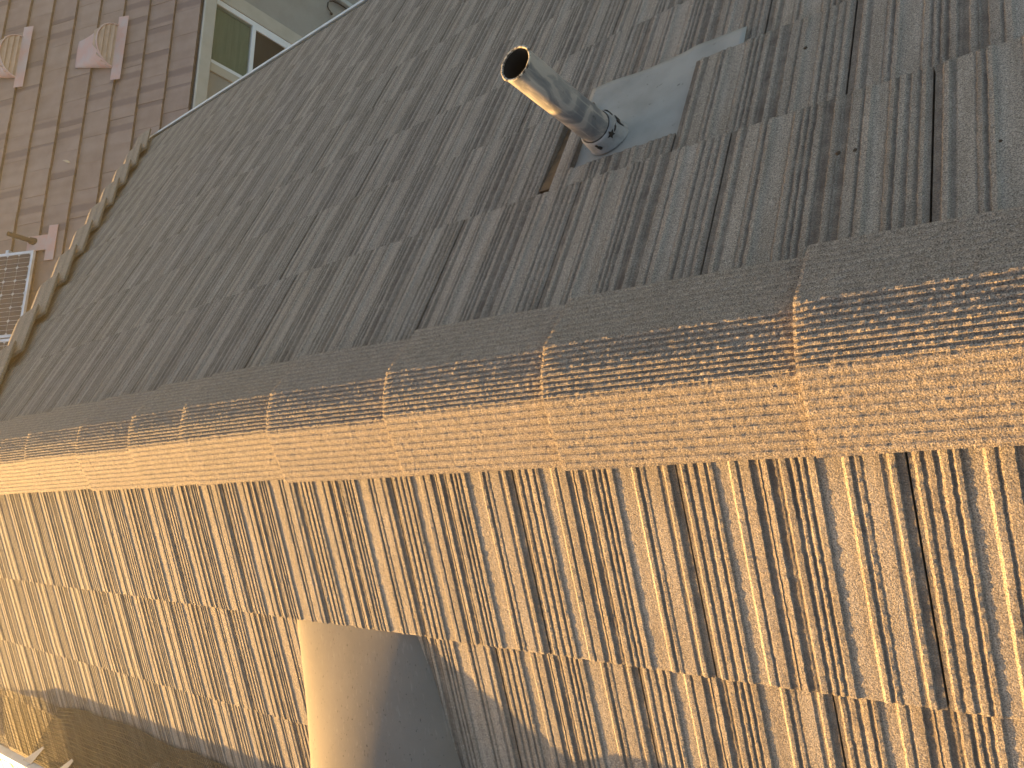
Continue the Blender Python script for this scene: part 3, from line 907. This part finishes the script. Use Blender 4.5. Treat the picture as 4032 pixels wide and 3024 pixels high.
# plumbing vent with its pink flashing
pv = thing('vent_pipe', pf(2.95, 1.74).translation, 'thin dark vent pipe with pink flashing beside the solar panel on the neighbour roof', 'vent pipe')
put('flashing', boxm('flashing', (-.24, -.27, .006), (.18, -.155, .012), M['pinkmetal']), pv, pf(2.95, 1.755))
put('flashing', boxm('flashing', (-.11, -.154, .006), (.07, .10, .012), M['pinkmetal']), pv, pf(2.95, 1.755))
bp_ = pf(2.955, 1.77).translation
M['darkpipe'] = simple('rusty_dark_pipe', (0.085, 0.06, 0.04), 0.7, col2=(0.05, 0.035, 0.025), sc=20)
tube('tube', (bp_.x, bp_.y), bp_.z - .05, bp_.z + .27, .026, .026, M['darkpipe'], parent=pv, seg=20)
tube('collar', (bp_.x, bp_.y), bp_.z - .05, bp_.z + .055, .050, .036, M['darkpipe'], parent=pv, seg=20)

# solar panels
def panel(f, label, group):
    p = thing('solar_panel', (f @ Matrix.Translation((.5, .8, 0))).translation, label, 'solar panel', group)
    w, ln = 0.985, 1.56
    b = .026
    put('backsheet', boxm('backsheet', (b, b, -.010), (w - b, ln - b, -.006), M['back']), p, f)
    put('frame', boxm('frame', (0, 0, -.036), (w, b, .0), M['alu'], .002), p, f)
    put('frame', boxm('frame', (0, ln - b, -.036), (w, ln, .0), M['alu'], .002), p, f)
    put('frame', boxm('frame', (0, b + .0005, -.036), (b, ln - b - .0005, .0), M['alu'], .002), p, f)
    put('frame', boxm('frame', (w - b, b + .0005, -.036), (w, ln - b - .0005, .0), M['alu'], .002), p, f)
    cw = (w - 2 * b - .012) / 6; cl_ = (ln - 2 * b - .012) / 10
    def cellm():
        x, y, c = cw - .006, cl_ - .006, .017
        v = [(c, 0), (x - c, 0), (x, c), (x, y - c), (x - c, y), (c, y), (0, y - c), (0, c)]
        me = mesh('cell', [(a, bb, 0) for a, bb in v] + [(a, bb, -.002) for a, bb in v], [tuple(range(8))] + [(i + 8, (i + 1) % 8 + 8, (i + 1) % 8, i) for i in range(8)], M['cell'])
        return me
    def busm():
        V, F = [], []
        for q in (0.30, 0.68):
            x = q * cw; k = len(V)
            V += [(x, 0, .0006), (x + .0022, 0, .0006), (x + .0022, cl_, .0006), (x, cl_, .0006)]; F.append((k, k + 1, k + 2, k + 3))
        return mesh('busbar', V, F, M['alu'])
    cm, bb_ = cellm(), busm()
    for i in range(6):
        for j in range(10):
            c = put('cell', cm, p, f @ Matrix.Translation((b + .009 + i * cw, b + .009 + j * cl_, -.0035)))
            put('busbar', bb_, c, f @ Matrix.Translation((b + .009 + i * cw, b + .006 + j * cl_, -.0035)))
    for q in (0.25, 0.75):
        put('rail', boxm('rail', (-.02 if q else 0, ln * q - .02, -.09), (w + .06, ln * q + .02, -.040), M['alu']), p, f)
    return p
GN = 'solar panels on the neighbour roof'
panel(pf(2.800 - .985, 1.665, .10), 'dark solar panel beside the pink flashed vent pipe on the neighbour roof', GN)
panel(pf(1.800 - .985, 1.665, .10), 'dark solar panel on the neighbour roof half hidden behind the hip tiles', GN)
# panels on our own sunny slope, their lower part out of the picture, with a wire guard down to the tiles
PH, PS = 0.209, 1.357
YE = 4.88
names = ['farthest solar panel behind the wire mesh guard, its edge glaring in the sun', 'second solar panel from the far end of the row behind the mesh guard', 'third solar panel from the far end of the row on the sunlit slope']
for i in range(3):
    yy = YE - i * 1.0
    panel(sunny_f(PS + 1.56, yy, PH), names[i], 'solar panels on the sunlit slope')
Y_G0, Y_G1 = YE - 3.0, YE - .01
guard = thing('wire_guard', P_su(1.27, 3.4, .1), 'brown wire mesh guard hanging from the solar panel edge down to the tiles', 'mesh guard')
def gsurf(fr, y):
    w = 0.010 * math.sin(y * 5.2) + 0.006 * math.sin(y * 13 + 1)
    s_b = 1.183 + w + (0.03 * max(0, y - 3.75) / .4)
    s_t = PS + .004
    bow = 0.012 * math.sin(math.pi * fr)
    return Vector(P_su(s_t + (s_b - s_t) * fr, y, (PH - .03) * (1 - fr) + 0.004 * fr + bow))
def wires(lines, hw):
    V, F = [], []
    for pts in lines:
        base = len(V)
        for i, p in enumerate(pts):
            d = (pts[min(i + 1, len(pts) - 1)] - pts[max(i - 1, 0)]).normalized()
            a = d.cross(Vector((-SP, 0, CP))).normalized(); b = a.cross(d)
            for ca, cb in ((-1, -1), (1, -1), (1, 1), (-1, 1)):
                V.append(p + a * (ca * hw) + b * (cb * hw))
        for i in range(len(pts) - 1):
            for k in range(4):
                F.append((base + i * 4 + k, base + i * 4 + (k + 1) % 4, base + i * 4 + 4 + (k + 1) % 4, base + i * 4 + 4 + k))
    return V, F
lines, fine = [], []
y = Y_G0
while y < Y_G1:
    if y < 3.93: lines.append([gsurf(i / 6, y) for i in range(7)])
    else: fine.append([gsurf(i / 6, y) for i in range(7)])
    y += 0.0125
for i in range(19):
    lines.append([gsurf(i / 18, Y_G0 + (3.93 - Y_G0) * j / 50) for j in range(51)])
    fine.append([gsurf(i / 18, 3.93 + (Y_G1 - 3.93) * j / 30) for j in range(31)])
V, F = wires([l for l in lines], 0.0011)
o = put('mesh_wire', mesh('mesh_wire', V, F, M['mesh']), guard)
tag(o, kind='stuff')
V, F = wires(fine, 0.0004)
o = put('mesh_wire', mesh('mesh_wire', V, F, M['mesh']), guard)
tag(o, kind='stuff')
def clip(y, fr, label):
    t = thing('guard_clip', gsurf(fr, y), label, 'clip', 'clips holding the wire mesh guard')
    a, b = gsurf(fr - .12, y), gsurf(fr + .12, y)
    yax = (a - b).normalized(); xax = Vector((0, -1, 0)); zax = xax.cross(yax).normalized()
    fm = frame(gsurf(fr, y) + zax * .006, xax, yax, zax)
    cv = [(-.028, -.030), (.002, -.042), (.030, -.022), (.032, .016), (.006, .034), (-.024, .022), (-.034, -.004)]
    put('clip_plate', mesh('clip_plate', [(a_, b_, 0) for a_, b_ in cv] + [(a_, b_, .004) for a_, b_ in cv], [tuple(range(6, -1, -1)), tuple(range(7, 14))] + [(i, (i + 1) % 7, 7 + (i + 1) % 7, 7 + i) for i in range(7)], M['plastic']), t, fm)
    put('clip_pin', boxm('clip_pin', (-.045, .020, .000), (-.012, .026, .004), M['plastic']), t, fm)
clip(2.93, .62, 'small pale diamond shaped clip on the dark part of the wire mesh guard')
for yh, lb in ((3.93, 'pale tapered strap under the glaring solar panel edge, the one farther away'), (3.62, 'pale tapered strap under the solar panel edge, the one nearer the diamond clip')):
    t = thing('guard_strap', gsurf(.1, yh), lb, 'strap', 'straps at the solar panel edge')
    q = [gsurf(0.0, yh + .05), gsurf(0.02, yh - .05), gsurf(.36, yh - .11), gsurf(.38, yh - .09)]
    N = Vector((-SP, 0, CP))
    put('strap_plate', fixn(mesh('strap_plate', [p + N * .012 for p in q] + [p + N * .009 for p in q], [(0, 1, 2, 3), (7, 6, 5, 4), (0, 4, 5, 1), (1, 5, 6, 2), (2, 6, 7, 3), (3, 7, 4, 0)], M['plastic'])), t)
o = leaf('dry_leaf', pf(3.90, 1.50, 0.02) @ Matrix.Rotation(math.radians(50), 4, 'X'), 0.075, 0.03, M['paleleaf'], 'pale dry leaf caught upright on the neighbour pink roof')

# ------------------------------------------------------------------ added volume that imitates a lens flare veil
hz = bpy.data.materials.new('haze'); hz.use_nodes = True
hn = hz.node_tree
for n_ in list(hn.nodes):
    if n_.type == 'BSDF_PRINCIPLED': hn.nodes.remove(n_)
pv_ = hn.nodes.new('ShaderNodeVolumePrincipled')
pv_.inputs['Color'].default_value = (0.95, 0.94, 0.84, 1)
pv_.inputs['Density'].default_value = 0.0036
pv_.inputs['Anisotropy'].default_value = 0.72
hn.links.new(pv_.outputs[0], hn.nodes['Material Output'].inputs['Volume'])
tag(put('haze', boxm('haze', (-62, -62, -6.8), (62, 62, 1.45), hz)), kind='stuff')
